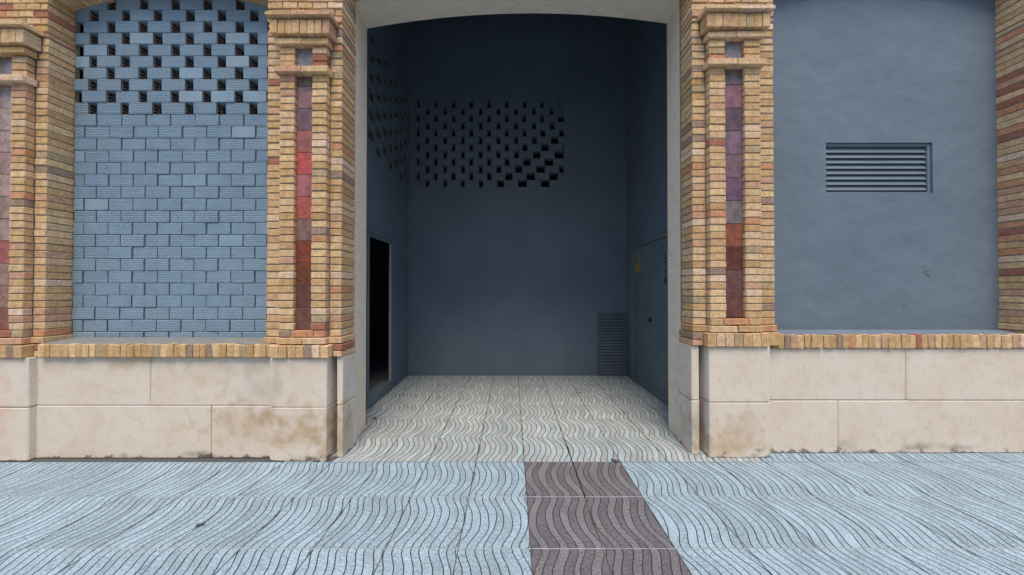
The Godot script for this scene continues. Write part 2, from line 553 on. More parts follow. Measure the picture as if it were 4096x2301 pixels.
func build_piers():
	T.left_stone = stone_tex(-4.9, 3.6, 1.0, [
		[-2.30, 0.30, 0.34, 0.16, 0.75, 0], [-2.22, 0.62, 0.20, 0.22, 0.55, 1], [-1.80, 0.26, 0.30, 0.15, 0.85, 0], [-1.70, 0.42, 0.25, 0.10, 0.5, 4],
		[-1.50, 0.20, 0.22, 0.26, 0.8, 0], [-1.42, 0.16, 0.10, 0.2, 0.6, 1], [-3.36, 0.83, 0.17, 0.06, 0.7, 4], [-2.75, 0.70, 0.35, 0.10, 0.35, 4],
		[-2.02, 0.75, 0.10, 0.12, 0.3, 1], [-4.40, 0.50, 0.12, 0.30, 0.55, 3], [-2.75, 0.03, 0.10, 0.03, 0.9, 2], [-2.62, 0.015, 0.09, 0.02, 0.9, 2], [-3.35, 0.02, 0.05, 0.02, 0.8, 2], [-1.85, 0.015, 0.12, 0.03, 0.7, 1]], 3)
	T.right_stone = stone_tex(1.2, 4.4, 1.05, [
		[2.02, 0.20, 0.20, 0.17, 0.7, 0], [1.86, 0.10, 0.20, 0.12, 0.7, 4], [1.66, 0.22, 0.08, 0.24, 0.75, 1], [1.70, 0.10, 0.12, 0.14, 0.6, 0],
		[1.50, 0.20, 0.14, 0.3, 0.7, 1], [2.18, 0.06, 0.04, 0.02, 1.0, 2], [2.15, 0.02, 0.05, 0.025, 1.0, 2], [2.98, 0.06, 0.07, 0.06, 0.6, 2], [3.10, 0.012, 0.10, 0.02, 1.0, 2], [3.58, 0.05, 0.14, 0.03, 0.75, 2], [3.95, 0.05, 0.16, 0.03, 0.75, 2], [4.05, 0.25, 0.35, 0.10, 0.3, 4]], 9)
	M.left_stone = stone_mat(T.left_stone)
	M.right_stone = stone_mat(T.right_stone)
	var left_tiles = [[0.197, 0.136, 0.113], [0.279, 0.151, 0.15], [0.187, 0.103, 0.133], [0.346, 0.122, 0.115], [0.51, 0.1, 0.1], [0.394, 0.143, 0.154], [0.422, 0.113, 0.09], [0.242, 0.14, 0.128], [0.237, 0.061, 0.041], [0.171, 0.059, 0.034], [0.151, 0.066, 0.058], [0.179, 0.079, 0.064]]
	var right_tiles = [[0.19, 0.145, 0.139], [0.28, 0.13, 0.171], [0.125, 0.079, 0.106], [0.218, 0.137, 0.197], [0.208, 0.129, 0.154], [0.168, 0.094, 0.152], [0.199, 0.163, 0.179], [0.286, 0.096, 0.06], [0.139, 0.048, 0.034], [0.167, 0.079, 0.076], [0.169, 0.066, 0.06]]
	var far_tiles = [[0.376, 0.296, 0.287], [0.399, 0.319, 0.328], [0.417, 0.328, 0.314], [0.385, 0.288, 0.287], [0.369, 0.239, 0.246], [0.411, 0.288, 0.266], [0.348, 0.236, 0.214], [0.37, 0.258, 0.246], [0.408, 0.133, 0.128], [0.334, 0.214, 0.182], [0.312, 0.184, 0.156], [0.246, 0.111, 0.087]]
	pier({"cx": -1.7876, "hp": 0.1995, "ht": 0.0755, "wl": 0.346, "wr": 0.305, "F": 2.50, "y0": 0.982, "plinth": 0.872, "joint": 0.452, "tile0": 1.106, "band": 3.292, "n": 37, "tp": 0.1915, "tiles": left_tiles, "deep_l": 0.16, "deep_r": 0.22,
		"mat": M.left_stone, "plan": LEFT_PLAN, "open": 1, "red": 0.06, "label": "brick pier with bright red and mauve tiles between blue brick infill and entrance"})
	pier({"cx": 1.9465, "hp": 0.2225, "ht": 0.0855, "wl": 0.3425, "wr": 0.3815, "F": 2.55, "y0": 1.077, "plinth": 0.958, "joint": 0.475, "tile0": 1.213, "band": 3.394, "n": 37, "tp": 0.2047, "tiles": right_tiles, "deep_l": 0.17, "deep_r": 0.18,
		"mat": M.right_stone, "plan": RIGHT_PLAN, "open": -1, "red": 0.05, "label": "brick pier with violet and purple tiles between entrance and plain grey panel"})
	pier({"cx": -4.36, "hp": 0.1995, "ht": 0.0755, "wl": 0.305, "wr": 0.305, "F": 2.50, "y0": 0.982, "plinth": 0.872, "joint": 0.452, "tile0": 1.106, "band": 3.215, "n": 36, "tp": 0.1915, "tiles": far_tiles, "deep_l": 0.22, "deep_r": 0.16,
		"mat": M.left_stone, "plan": LEFT_PLAN, "open": 0, "red": 0.07, "label": "brick pier with pale mauve tiles at outer side of blue brick infill"})
	pier({"cx": 4.94, "hp": 0.2225, "ht": 0.0855, "wl": 0.3425, "wr": 0.305, "F": 2.55, "y0": 1.077, "plinth": 0.958, "joint": 0.475, "tile0": 1.213, "band": 3.394, "n": 37, "tp": 0.2047, "tiles": right_tiles, "deep_l": 0.19, "deep_r": 0.18,
		"mat": M.right_stone, "plan": RIGHT_PLAN, "open": 0, "red": 0.24, "label": "brick pier with dark red side bricks beside outer edge of grey panel"})

func tile_mat(c: Array) -> StandardMaterial3D:
	var m := mat(Color(c[0], c[1], c[2]), T.glaze, 1.9, 0.42, T.soft, 0.15)
	m.uv1_offset = Vector3(rng.randf(), rng.randf(), rng.randf())
	m.metallic_specular = 0.4
	return m

func pier(a: Dictionary):
	var cx: float = a.cx
	var F: float = a.F
	var P: float = F - 0.05                     # face of the raised pilaster
	var hp: float = a.hp
	var ht: float = a.ht
	var xl: float = cx - a.wl
	var xr: float = cx + a.wr
	var y0: float = a.y0
	var band: float = a.band
	var o := thing("brick_pier", a.label, "pier", Vector3(cx, 0, -F))
	var pitch: float = (band - y0) / a.n
	var bh := pitch - 0.0095
	var top := 4.55
	# mortar body behind the bricks
	slab(o, "mortar_core", xl + 0.006, xr - 0.006, a.plinth, top, F + 0.006, F + min(a.deep_l, a.deep_r) + 0.03, M.mortar)
	slab(o, "mortar_core", cx - hp + 0.006, cx - ht - 0.004, y0, band, P + 0.006, F + 0.0055, M.mortar)
	slab(o, "mortar_core", cx + ht + 0.004, cx + hp - 0.006, y0, band, P + 0.006, F + 0.0055, M.mortar)
	# courses
	for k in a.n:
		var yb: float = y0 + pitch * k + 0.0045
		var yt: float = yb + bh
		var red: float = a.red + (0.25 if k < 2 else 0.0)
		var base_course: bool = yb < a.tile0 - 0.02
		var out := 0.012 if k == 0 else 0.0
		brick(o, xl - out, cx - hp - 0.008, yb, yt, F - out, F + a.deep_l, pick_brick(red))
		brick(o, cx + hp + 0.008, xr + out, yb, yt, F - out, F + a.deep_r, pick_brick(red))
		if base_course:
			var w := hp * 2.0 + out * 2.0
			var cut := [0.0, 0.52, 1.0] if k % 2 == 0 else [0.0, 0.25, 0.75, 1.0]
			for i in cut.size() - 1:
				brick(o, cx - hp - out + w * cut[i] + 0.004, cx - hp - out + w * cut[i + 1] - 0.004, yb, yt, P - out, F + 0.003, pick_brick(0.4))
		else:
			brick(o, cx - hp, cx - ht, yb, yt, P, F + 0.004, pick_brick(a.red))
			brick(o, cx + ht, cx + hp, yb, yt, P, F + 0.004, pick_brick(a.red))
	# glazed tiles, from the top down, in their recess
	var y: float = a.tile0
	var tiles: Array = a.tiles
	var n := tiles.size()
	for i in n:
		var yt2: float = y + a.tp - 0.004
		if i == n - 1:
			yt2 = band
		if yt2 > band:
			yt2 = band
		if yt2 - y < 0.02:
			break
		var c: Array = tiles[n - 1 - i]
		var q := put(o, "glazed_tile", box_mesh(Vector3(2.0 * ht - 0.004, snappedf(yt2 - y, 0.001), 0.02), 0.0025, 0.001), tile_mat(c), Vector3(cx, (y + yt2) * 0.5, -(P + 0.028 + 0.01)))
		q.rotation = Vector3(rng.randf_range(-0.012, 0.012), rng.randf_range(-0.012, 0.012), 0)
		y += a.tp
	slab(o, "tile_bedding", cx - ht + 0.001, cx + ht - 0.001, a.tile0 - 0.005, band, P + 0.034, F + 0.005, M.mortar)
	# capital: band, small tile with bricks beside it, slab course, soldiers, top course
	var yy := band
	var halves := 2
	for i in halves:
		brick(o, cx - hp - 0.03 + (hp + 0.03) * i + 0.003, cx - hp - 0.03 + (hp + 0.03) * (i + 1) - 0.003, yy, yy + 0.053, P - 0.035, F, pick_brick(0.03))
	brick(o, xl, cx - hp - 0.036, yy, yy + 0.053, F, F + a.deep_l, pick_brick(a.red))
	brick(o, cx + hp + 0.036, xr, yy, yy + 0.053, F, F + a.deep_r, pick_brick(a.red))
	yy += 0.058
	for i in 3:
		brick(o, cx - hp, cx - ht, yy, yy + 0.053, P, F, pick_brick(0.1))
		brick(o, cx + ht, cx + hp, yy, yy + 0.053, P, F, pick_brick(0.1))
		brick(o, xl, cx - hp - 0.008, yy, yy + 0.053, F, F + a.deep_l, pick_brick(a.red))
		brick(o, cx + hp + 0.008, xr, yy, yy + 0.053, F, F + a.deep_r, pick_brick(a.red))
		yy += 0.062
	put(o, "glazed_tile", box_mesh(Vector3(2.0 * ht - 0.002, 0.182, 0.02), 0.0025, 0.001), tile_mat([0.24, 0.22, 0.245]), Vector3(cx, yy - 0.095, -(P + 0.038)))
	var steps = [[0.053, 0.024, 0.022, 2], [0.122, 0.05, 0.048, 8], [0.036, 0.076, 0.072, 2]]
	for s in steps:
		var e: float = s[1]
		var w2: float = (hp + e) * 2.0
		for i in int(s[3]):
			brick(o, cx - hp - e + w2 * i / s[3] + 0.002, cx - hp - e + w2 * (i + 1) / s[3] - 0.002, yy + 0.003, yy + s[0], P - s[2], F + 0.002, pick_brick(0.04))
		for z in int(round(s[0] / 0.06)):
			var hh: float = s[0] / max(1.0, round(s[0] / 0.06))
			brick(o, xl, cx - hp - e - 0.004, yy + hh * z + 0.004, yy + hh * (z + 1) - 0.004, F, F + a.deep_l, pick_brick(a.red))
			brick(o, cx + hp + e + 0.004, xr, yy + hh * z + 0.004, yy + hh * (z + 1) - 0.004, F, F + a.deep_r, pick_brick(a.red))
		yy += s[0] + 0.012
	# plain bond above the capital
	var row := 0
	while yy + 0.05 < top:
		var wid := xr - xl
		var cnt := 5
		for i in cnt:
			var s0: float = xl + wid * (i + (0.5 if row % 2 == 1 and i > 0 else 0.0)) / cnt
			var s1: float = xl + wid * (i + 1 + (0.5 if row % 2 == 1 and i < cnt - 1 else 0.0)) / cnt
			brick(o, s0 + (0.004 if i > 0 else 0.0), s1 - (0.004 if i < cnt - 1 else 0.0), yy, yy + 0.053, F - 0.004, F + (a.deep_l if i == 0 else (a.deep_r if i == cnt - 1 else 0.11)), pick_brick(0.08))
		yy += 0.0625
		row += 1
	# soldier band on the plinth, and the dressed stones
	var sb := y0 - 0.004
	var cnt2 := 7
	var bw := (hp + 0.045) * 2.0
	for i in cnt2:
		brick(o, cx - hp - 0.045 + bw * i / cnt2 + 0.002, cx - hp - 0.045 + bw * (i + 1) / cnt2 - 0.002, a.plinth + 0.003, sb, P - 0.028, F + 0.004, pick_brick(0.12))
	var plan_k: float = a.plan[3]
	var joint: float = a.joint
	for side in [-1, 1]:
		var s0: float = xl - 0.02 if side < 0 else cx + hp + 0.052
		var s1: float = cx - hp - 0.052 if side < 0 else xr + 0.02
		if side == a.open or a.open == 0:
			var hmid: float = (a.plinth + sb) * 0.5
			brick(o, s0, s1, a.plinth + 0.003, hmid - 0.003, F - 0.024, F + 0.19, pick_brick(0.1))
			brick(o, s0, s1, hmid + 0.003, sb, F - 0.022, F + 0.19, M.bricks[6 if side > 0 else 8])
		else:
			brick(o, s0, s1, a.plinth + 0.003, sb, F - 0.03, F + 0.1, pick_brick(0.3))
		for lv in 2:
			var yb2 := 0.0 if lv == 0 else joint + 0.002
			var yt3 := joint - 0.002 if lv == 0 else float(a.plinth)
			var e0: float = s0
			var e1: float = s1
			if side != a.open and a.open != 0:
				continue
			stone(o, "plinth_stone", e0 + (0.022 if side > 0 else 0.0), e1 - (0.022 if side < 0 else 0.0), yb2, yt3, F - 0.006, F + 0.225, a.mat, a.plan + [0.0 if plan_k == 0.0 else F])
	for lv in 2:
		var yb4 := 0.0 if lv == 0 else joint + 0.002
		var yt4 := joint - 0.002 if lv == 0 else float(a.plinth)
		var ext_l := 0.065
		var ext_r := 0.065
		if a.open > 0:
			ext_r = 0.02
		if a.open < 0:
			ext_l = 0.02
		stone(o, "plinth_stone", cx - hp - ext_l, cx + hp + ext_r, yb4, yt4, P - 0.006, F + 0.2, a.mat, a.plan + [F])

# ---------------------------------------------------------------- left bay: hollow bricks painted blue
# brick with scored face (towards +z) and, on request, open cells in its ends; centred
func hollow_brick(size: Vector3, cells: bool, scored: bool) -> ArrayMesh:
	var key := "hollow %s %s %s" % [size, cells, scored]
	if mesh_cache.has(key):
		return mesh_cache[key]
	var h := size * 0.5
	var st := begin()
	# face profile: y, z
	var prof := []
	var c := 0.004
	prof.append(Vector2(-h.y, h.z - c))
	prof.append(Vector2(-h.y + c, h.z))
	if scored:
		var g := 6
		for i in g:
			var yc := -h.y + size.y * (i + 0.75) / (g + 0.5)
			prof.append(Vector2(yc - 0.0028, h.z))
			prof.append(Vector2(yc - 0.0012, h.z - 0.0024))
			prof.append(Vector2(yc + 0.0012, h.z - 0.0024))
			prof.append(Vector2(yc + 0.0028, h.z))
	prof.append(Vector2(h.y - c, h.z))
	prof.append(Vector2(h.y, h.z - c))
	for i in prof.size() - 1:
		var a: Vector2 = prof[i]
		var b: Vector2 = prof[i + 1]
		quad(st, Vector3(-h.x, a.x, a.y), Vector3(h.x, a.x, a.y), Vector3(h.x, b.x, b.y), Vector3(-h.x, b.x, b.y), Vector3(0, (a.x + b.x) * 0.001, 1))
	quad(st, Vector3(-h.x, h.y, h.z - c), Vector3(h.x, h.y, h.z - c), Vector3(h.x, h.y, -h.z), Vector3(-h.x, h.y, -h.z), Vector3.UP)
	quad(st, Vector3(-h.x, -h.y, h.z - c), Vector3(h.x, -h.y, h.z - c), Vector3(h.x, -h.y, -h.z), Vector3(-h.x, -h.y, -h.z), Vector3.DOWN)
	quad(st, Vector3(-h.x, -h.y, -h.z), Vector3(h.x, -h.y, -h.z), Vector3(h.x, h.y, -h.z), Vector3(-h.x, h.y, -h.z), Vector3.FORWARD)
	var m: ArrayMesh
	if not cells:
		for s in [-1, 1]:
			quad(st, Vector3(s * h.x, -h.y, -h.z), Vector3(s * h.x, h.y, -h.z), Vector3(s * h.x, h.y, h.z - c), Vector3(s * h.x, -h.y, h.z - c), Vector3(s, 0, 0))
		m = st.commit()
	else:
		m = st.commit()
		var e := begin()
		var inner := begin()
		var wall := 0.009
		var ny := 3
		var nz := 2
		var zh := h.z - c
		var ys := []
		var zs := []
		var cy := (size.y - wall * (ny + 1)) / ny
		var cz := (zh + h.z - wall * (nz + 1)) / nz
		for s in [-1, 1]:
			var x: float = s * h.x
			for i in ny + 1:      # horizontal webs
				var y0 := -h.y + i * (cy + wall)
				quad(e, Vector3(x, y0, -h.z), Vector3(x, y0 + wall, -h.z), Vector3(x, y0 + wall, zh), Vector3(x, y0, zh), Vector3(s, 0, 0))
			for i in ny:
				var ya := -h.y + wall + i * (cy + wall)
				for j in nz + 1:
					var z0 := -h.z + j * (cz + wall)
					quad(e, Vector3(x, ya, z0), Vector3(x, ya + cy, z0), Vector3(x, ya + cy, z0 + wall), Vector3(x, ya, z0 + wall), Vector3(s, 0, 0))
				for j in nz:
					var za := -h.z + wall + j * (cz + wall)
					var xi: float = x - s * 0.09
					quad(inner, Vector3(x, ya, za), Vector3(xi, ya, za), Vector3(xi, ya, za + cz), Vector3(x, ya, za + cz), Vector3.UP)
					quad(inner, Vector3(x, ya + cy, za), Vector3(xi, ya + cy, za), Vector3(xi, ya + cy, za + cz), Vector3(x, ya + cy, za + cz), Vector3.DOWN)
					quad(inner, Vector3(x, ya, za), Vector3(xi, ya, za), Vector3(xi, ya + cy, za), Vector3(x, ya + cy, za), Vector3.BACK)
					quad(inner, Vector3(x, ya, za + cz), Vector3(xi, ya, za + cz), Vector3(xi, ya + cy, za + cz), Vector3(x, ya + cy, za + cz), Vector3.FORWARD)
					quad(inner, Vector3(xi, ya, za), Vector3(xi, ya + cy, za), Vector3(xi, ya + cy, za + cz), Vector3(xi, ya, za + cz), Vector3(s, 0, 0))
		m = e.commit(m)
		m = inner.commit(m)
	mesh_cache[key] = m
	return m

func build_left_bay():
	var x0 := -4.045
	var x1 := -2.06
	var D := 2.65
	var w := thing("hollow_brick_wall", "light blue painted hollow brick infill with open lattice above", "wall", Vector3((x0 + x1) * 0.5, 0.99, -D), "")
	var paints = [M.blue, M.blue2, M.blue3, M.blue]
	var rows := 18
	var y0 := 1.063
	var ph := 0.1117
	slab(w, "mortar_backing", x0, x1, 0.95, y0 + rows * ph - 0.004, D + 0.016, D + 0.10, M.bluejoint)
	for r in range(-1, rows):
		var off := -3.832 if (rows - 1 - r) % 2 == 0 else -3.832 + 0.113
		var x := off - 0.2259 * 2.0
		while x < x1:
			var a: float = max(x, x0) + 0.004
			var b: float = min(x + 0.2259, x1) - 0.004
			x += 0.2259
			if b - a < 0.03:
				continue
			b -= rng.randf_range(0.0, 0.006)
			var m := hollow_brick(Vector3(snappedf(b - a, 0.004), ph - 0.0052, 0.09), false, rng.randf() < 0.94)
			var q := put(w, "brick", m, paints[rng.randi_range(0, 3)], Vector3((a + b) * 0.5, y0 + ph * (r + 0.5), -(D + 0.045) + rng.randf_range(-0.003, 0.003)))
			q.rotation = Vector3(rng.randf_range(-0.02, 0.02), rng.randf_range(-0.012, 0.012), rng.randf_range(-0.006, 0.006))
	# open lattice
	var lp := 0.1085
	var ly := y0 + rows * ph
	for r in 12:
		var hole := -3.917 if r % 2 == 0 else -3.752
		var y := ly + lp * (r + 0.5)
		for k in range(-1, 8):
			var a: float = hole + 0.297 * (k - 1) + 0.0815
			var b: float = hole + 0.297 * k
			a = max(a, x0) + rng.randf_range(-0.003, 0.003)
			b = min(b, x1)
			if b - a < 0.03:
				continue
			var full := b - a > 0.19
			var m := hollow_brick(Vector3(snappedf(b - a, 0.004), lp - 0.003, 0.11), true, rng.randf() < 0.92)
			var q := put(w, "brick", m, [paints[rng.randi_range(0, 3)], M.cell_end, M.terracotta], Vector3((a + b) * 0.5, y, -(D + 0.055) + rng.randf_range(-0.004, 0.004)))
			q.rotation = Vector3(0, rng.randf_range(-0.012, 0.012), rng.randf_range(-0.005, 0.005))
	# plinth wall below the bay
	var p := thing("plinth_wall", "stained cream stone plinth wall below the blue brick infill", "wall", Vector3(-3.1, 0, -2.47))
	var plan := LEFT_PLAN + [2.5]
	for c in [[-4.155, -3.12, 0.454, 0.872], [-3.117, -2.055, 0.454, 0.872], [-4.155, -2.594, 0.0, 0.450], [-2.591, -2.055, 0.0, 0.450]]:
		stone(p, "plinth_stone", c[0], c[1] - 0.0, c[2], c[3], 2.488, 2.64, M.left_stone, plan)
	slab(p, "mortar_core", -4.16, -2.06, 0.0, 0.95, 2.51, 2.645, M.mortar)
	var x := -4.04
	while x < -2.10:
		var bw := rng.randf_range(0.050, 0.062)
		brick(p, x + 0.002, x + bw - 0.002, 0.876, 0.984 + rng.randf_range(-0.006, 0.004), 2.452, 2.50, M.bricks[[2, 10, 5, 0, 2, 10, 11, 8][rng.randi_range(0, 7)]], "sill_brick", 0.003)
		x += bw
	put(p, "cement_sill", hexa([Vector3(-4.05, 0.90, -2.475), Vector3(-2.08, 0.90, -2.475), Vector3(-2.08, 0.985, -2.475), Vector3(-4.05, 0.985, -2.475)],
		[Vector3(-4.05, 0.90, -2.66), Vector3(-2.08, 0.90, -2.66), Vector3(-2.08, 1.012, -2.66), Vector3(-4.05, 1.012, -2.66)]), M.cement)
	# brick arch over the bay
	var ar := thing("brick_arch", "shallow tan brick arch above the blue brick infill", "arch", Vector3(-3.1, 3.86, -2.55))
	var spring := 4.03
	var ax := (-4.055 - 2.134) * 0.5
	var half := (4.055 - 2.134) * 0.5
	var rise := 0.17
	var R := (half * half + rise * rise) / (2.0 * rise)
	var ang := asin(half / R)
	var cnt := 32
	for k in cnt:
		var t := lerpf(-ang, ang, (k + 0.5) / cnt)
		var ctr := Vector3(ax + sin(t) * (R + 0.125), spring + rise - R + cos(t) * (R + 0.125), -2.585)
		var q := put(ar, "brick", box_mesh(Vector3(2.0 * ang * R / cnt - 0.006, 0.25, 0.17), 0.003, 0.0016), pick_brick(0.1), ctr)
		q.rotation = Vector3(0, 0, -t)
	put(ar, "spandrel", arch_mesh(-4.055, -2.134, 4.15, 4.15, 0.2, 2.515, -4.055, -2.134, 4.15, 4.15, 0.2, 2.64, 4.56), M.wallbrick)

# ---------------------------------------------------------------- right bay: rendered panel
func build_right_bay():
	var D := 2.72
	var x0 := 2.28
	var x1 := 4.62
	var vx0 := 2.975
	var vx1 := 3.985
	var vy0 := 2.365
	var vy1 := 2.845
	var w := thing("painted_panel", "plain slate grey painted panel with grille set in brick bay", "wall", Vector3(3.45, 1.0, -D))
	var st := begin()
	for f in [[x0, vx0, 0.95, 4.6], [vx1, x1, 0.95, 4.6], [vx0, vx1, 0.95, vy0], [vx0, vx1, vy1, 4.6]]:
		quad(st, Vector3(f[0], f[2], -D), Vector3(f[1], f[2], -D), Vector3(f[1], f[3], -D), Vector3(f[0], f[3], -D), Vector3.BACK)
	for f in [[Vector3(vx0, vy0, 0), Vector3(vx1, vy0, 0), Vector3.UP], [Vector3(vx1, vy0, 0), Vector3(vx1, vy1, 0), Vector3.LEFT], [Vector3(vx1, vy1, 0), Vector3(vx0, vy1, 0), Vector3.DOWN], [Vector3(vx0, vy1, 0), Vector3(vx0, vy0, 0), Vector3.RIGHT]]:
		quad(st, f[0] + Vector3(0, 0, -D), f[1] + Vector3(0, 0, -D), f[1] + Vector3(0, 0, -D - 0.06), f[0] + Vector3(0, 0, -D - 0.06), f[2])
	put(w, "panel_face", st.commit(), M.panel)
	slab(w, "panel_backing", x0, x1, 0.95, 4.6, D + 0.06, D + 0.16, M.panel)
	for k in [[3.905, 1.62, 0.05, 0.018], [3.93, 1.585, 0.016, 0.05], [3.70, 1.30, 0.012, 0.045], [3.885, 1.66, 0.018, 0.012], [2.78, 1.42, 0.03, 0.006], [4.25, 2.05, 0.008, 0.03]]:
		put(w, "paint_chip", box_mesh(Vector3(k[2], k[3], 0.0016), 0.0007, 0.0008), M.hatch, Vector3(k[0], k[1], -D + 0.0004), Vector3(0, 0, k[0] * 5.0))
	var g := thing("ventilation_grille", "wide low metal grille recessed in the plain grey panel", "grille", Vector3((vx0 + vx1) * 0.5, vy0, -D))
	slab(g, "frame", vx0 + 0.002, vx0 + 0.016, vy0 + 0.002, vy1 - 0.002, D + 0.014, D + 0.055, M.panel)
	slab(g, "frame", vx1 - 0.03, vx1 - 0.002, vy0 + 0.002, vy1 - 0.002, D + 0.014, D + 0.055, M.panel)
	slab(g, "frame", vx0 + 0.016, vx1 - 0.03, vy1 - 0.026, vy1 - 0.002, D + 0.014, D + 0.055, M.panel)
	slab(g, "frame", vx0 + 0.016, vx1 - 0.03, vy0 + 0.002, vy0 + 0.016, D + 0.014, D + 0.055, M.panel)
	slab(g, "dark_back", vx0 + 0.016, vx1 - 0.03, vy0 + 0.016, vy1 - 0.026, D + 0.05, D + 0.055, M.panel)
	for k in 8:
		var yc := vy1 - 0.063 - 0.0515 * k
		put(g, "slat", box_mesh(Vector3(vx1 - vx0 - 0.048, 0.053, 0.004), 0.001), M.panel, Vector3((vx0 + vx1) * 0.5 - 0.007, yc, -(D + 0.03)), Vector3(-0.42, 0, 0))
	var p := thing("plinth_wall", "clean cream stone plinth wall below the plain grey panel", "wall", Vector3(3.45, 0, -2.57))
	var plan := RIGHT_PLAN + [2.55]
	for c in [[2.236, 3.50, 0.468, 0.93], [3.503, 4.70, 0.468, 0.93], [2.236, 2.895, 0.0, 0.464], [2.898, 4.70, 0.0, 0.464]]:
		stone(p, "plinth_stone", c[0], c[1], c[2], c[3], 2.565, 2.715, M.right_stone, plan)
	slab(p, "mortar_core", 2.24, 4.70, 0.0, 0.95, 2.60, 2.718, M.mortar)
	var x := 2.30
	while x < 4.64:
		var bw := rng.randf_range(0.050, 0.066)
		var dirty := x < 2.9
		brick(p, x + 0.002, x + bw - 0.002, 0.934, 1.052 + rng.randf_range(-0.005, 0.005), 2.545, 2.60, M.bricks[[8, 5, 8, 2, 3][rng.randi_range(0, 4)]] if dirty and rng.randf() < 0.7 else pick_brick(0.1), "sill_brick", 0.003)
		x += bw
	put(p, "cement_sill", hexa([Vector3(2.30, 0.96, -2.57), Vector3(4.66, 0.96, -2.57), Vector3(4.66, 1.053, -2.57), Vector3(2.30, 1.053, -2.57)],
		[Vector3(2.30, 0.96, -2.73), Vector3(4.66, 0.96, -2.73), Vector3(4.66, 1.074, -2.73), Vector3(2.30, 1.074, -2.73)]), M.panel)
	put(w, "lintel", arch_mesh(2.328, 4.596, 4.28, 4.28, 0.2, 2.57, 2.328, 4.596, 4.28, 4.28, 0.2, 2.70, 4.56), M.wallbrick)

# ---------------------------------------------------------------- entrance portal
func build_portal():
	var o := thing("plaster_surround", "pale grey plaster jambs and arch framing the dark entrance", "surround", Vector3(0, 0, -2.85))
	var a := 2.72
	var b := 3.03
	put(o, "jamb", hexa([Vector3(-2.05, 0, -a), Vector3(-1.50, 0, -a), Vector3(-1.50, 4.20, -a), Vector3(-2.05, 4.20, -a)], [Vector3(-2.05, 0, -b), Vector3(-1.535, 0, -b), Vector3(-1.535, 4.215, -b), Vector3(-2.05, 4.215, -b)]), M.plaster)
	put(o, "jamb", hexa([Vector3(1.615, 0, -a), Vector3(2.27, 0, -a), Vector3(2.27, 4.255, -a), Vector3(1.615, 4.255, -a)], [Vector3(1.64, 0, -b), Vector3(2.27, 0, -b), Vector3(2.27, 4.268, -b), Vector3(1.64, 4.268, -b)]), M.plaster)
	slab(o, "jamb_head", -1.87, -1.54, 4.22, 6.6, 2.72, 3.03, M.plaster)
	slab(o, "jamb_head", 1.645, 2.06, 4.275, 6.6, 2.72, 3.03, M.plaster)
	put(o, "arch_soffit", arch_mesh(-1.50, 1.615, 4.20, 4.255, 0.135, a, -1.535, 1.64, 4.215, 4.268, 0.135, b, 6.6), M.plaster)
	put(o, "arch_soffit", arch_mesh(-1.483, 1.604, 4.19, 4.245, 0.14, 2.56, -1.483, 1.604, 4.19, 4.245, 0.14, 2.715, 6.6), M.wallbrick)

# ---------------------------------------------------------------- the recess behind the arch
const XL := -1.75
const XR := 1.94
const DB := 4.87
const CEIL := 6.4
const ROOM_CEIL := 5.0

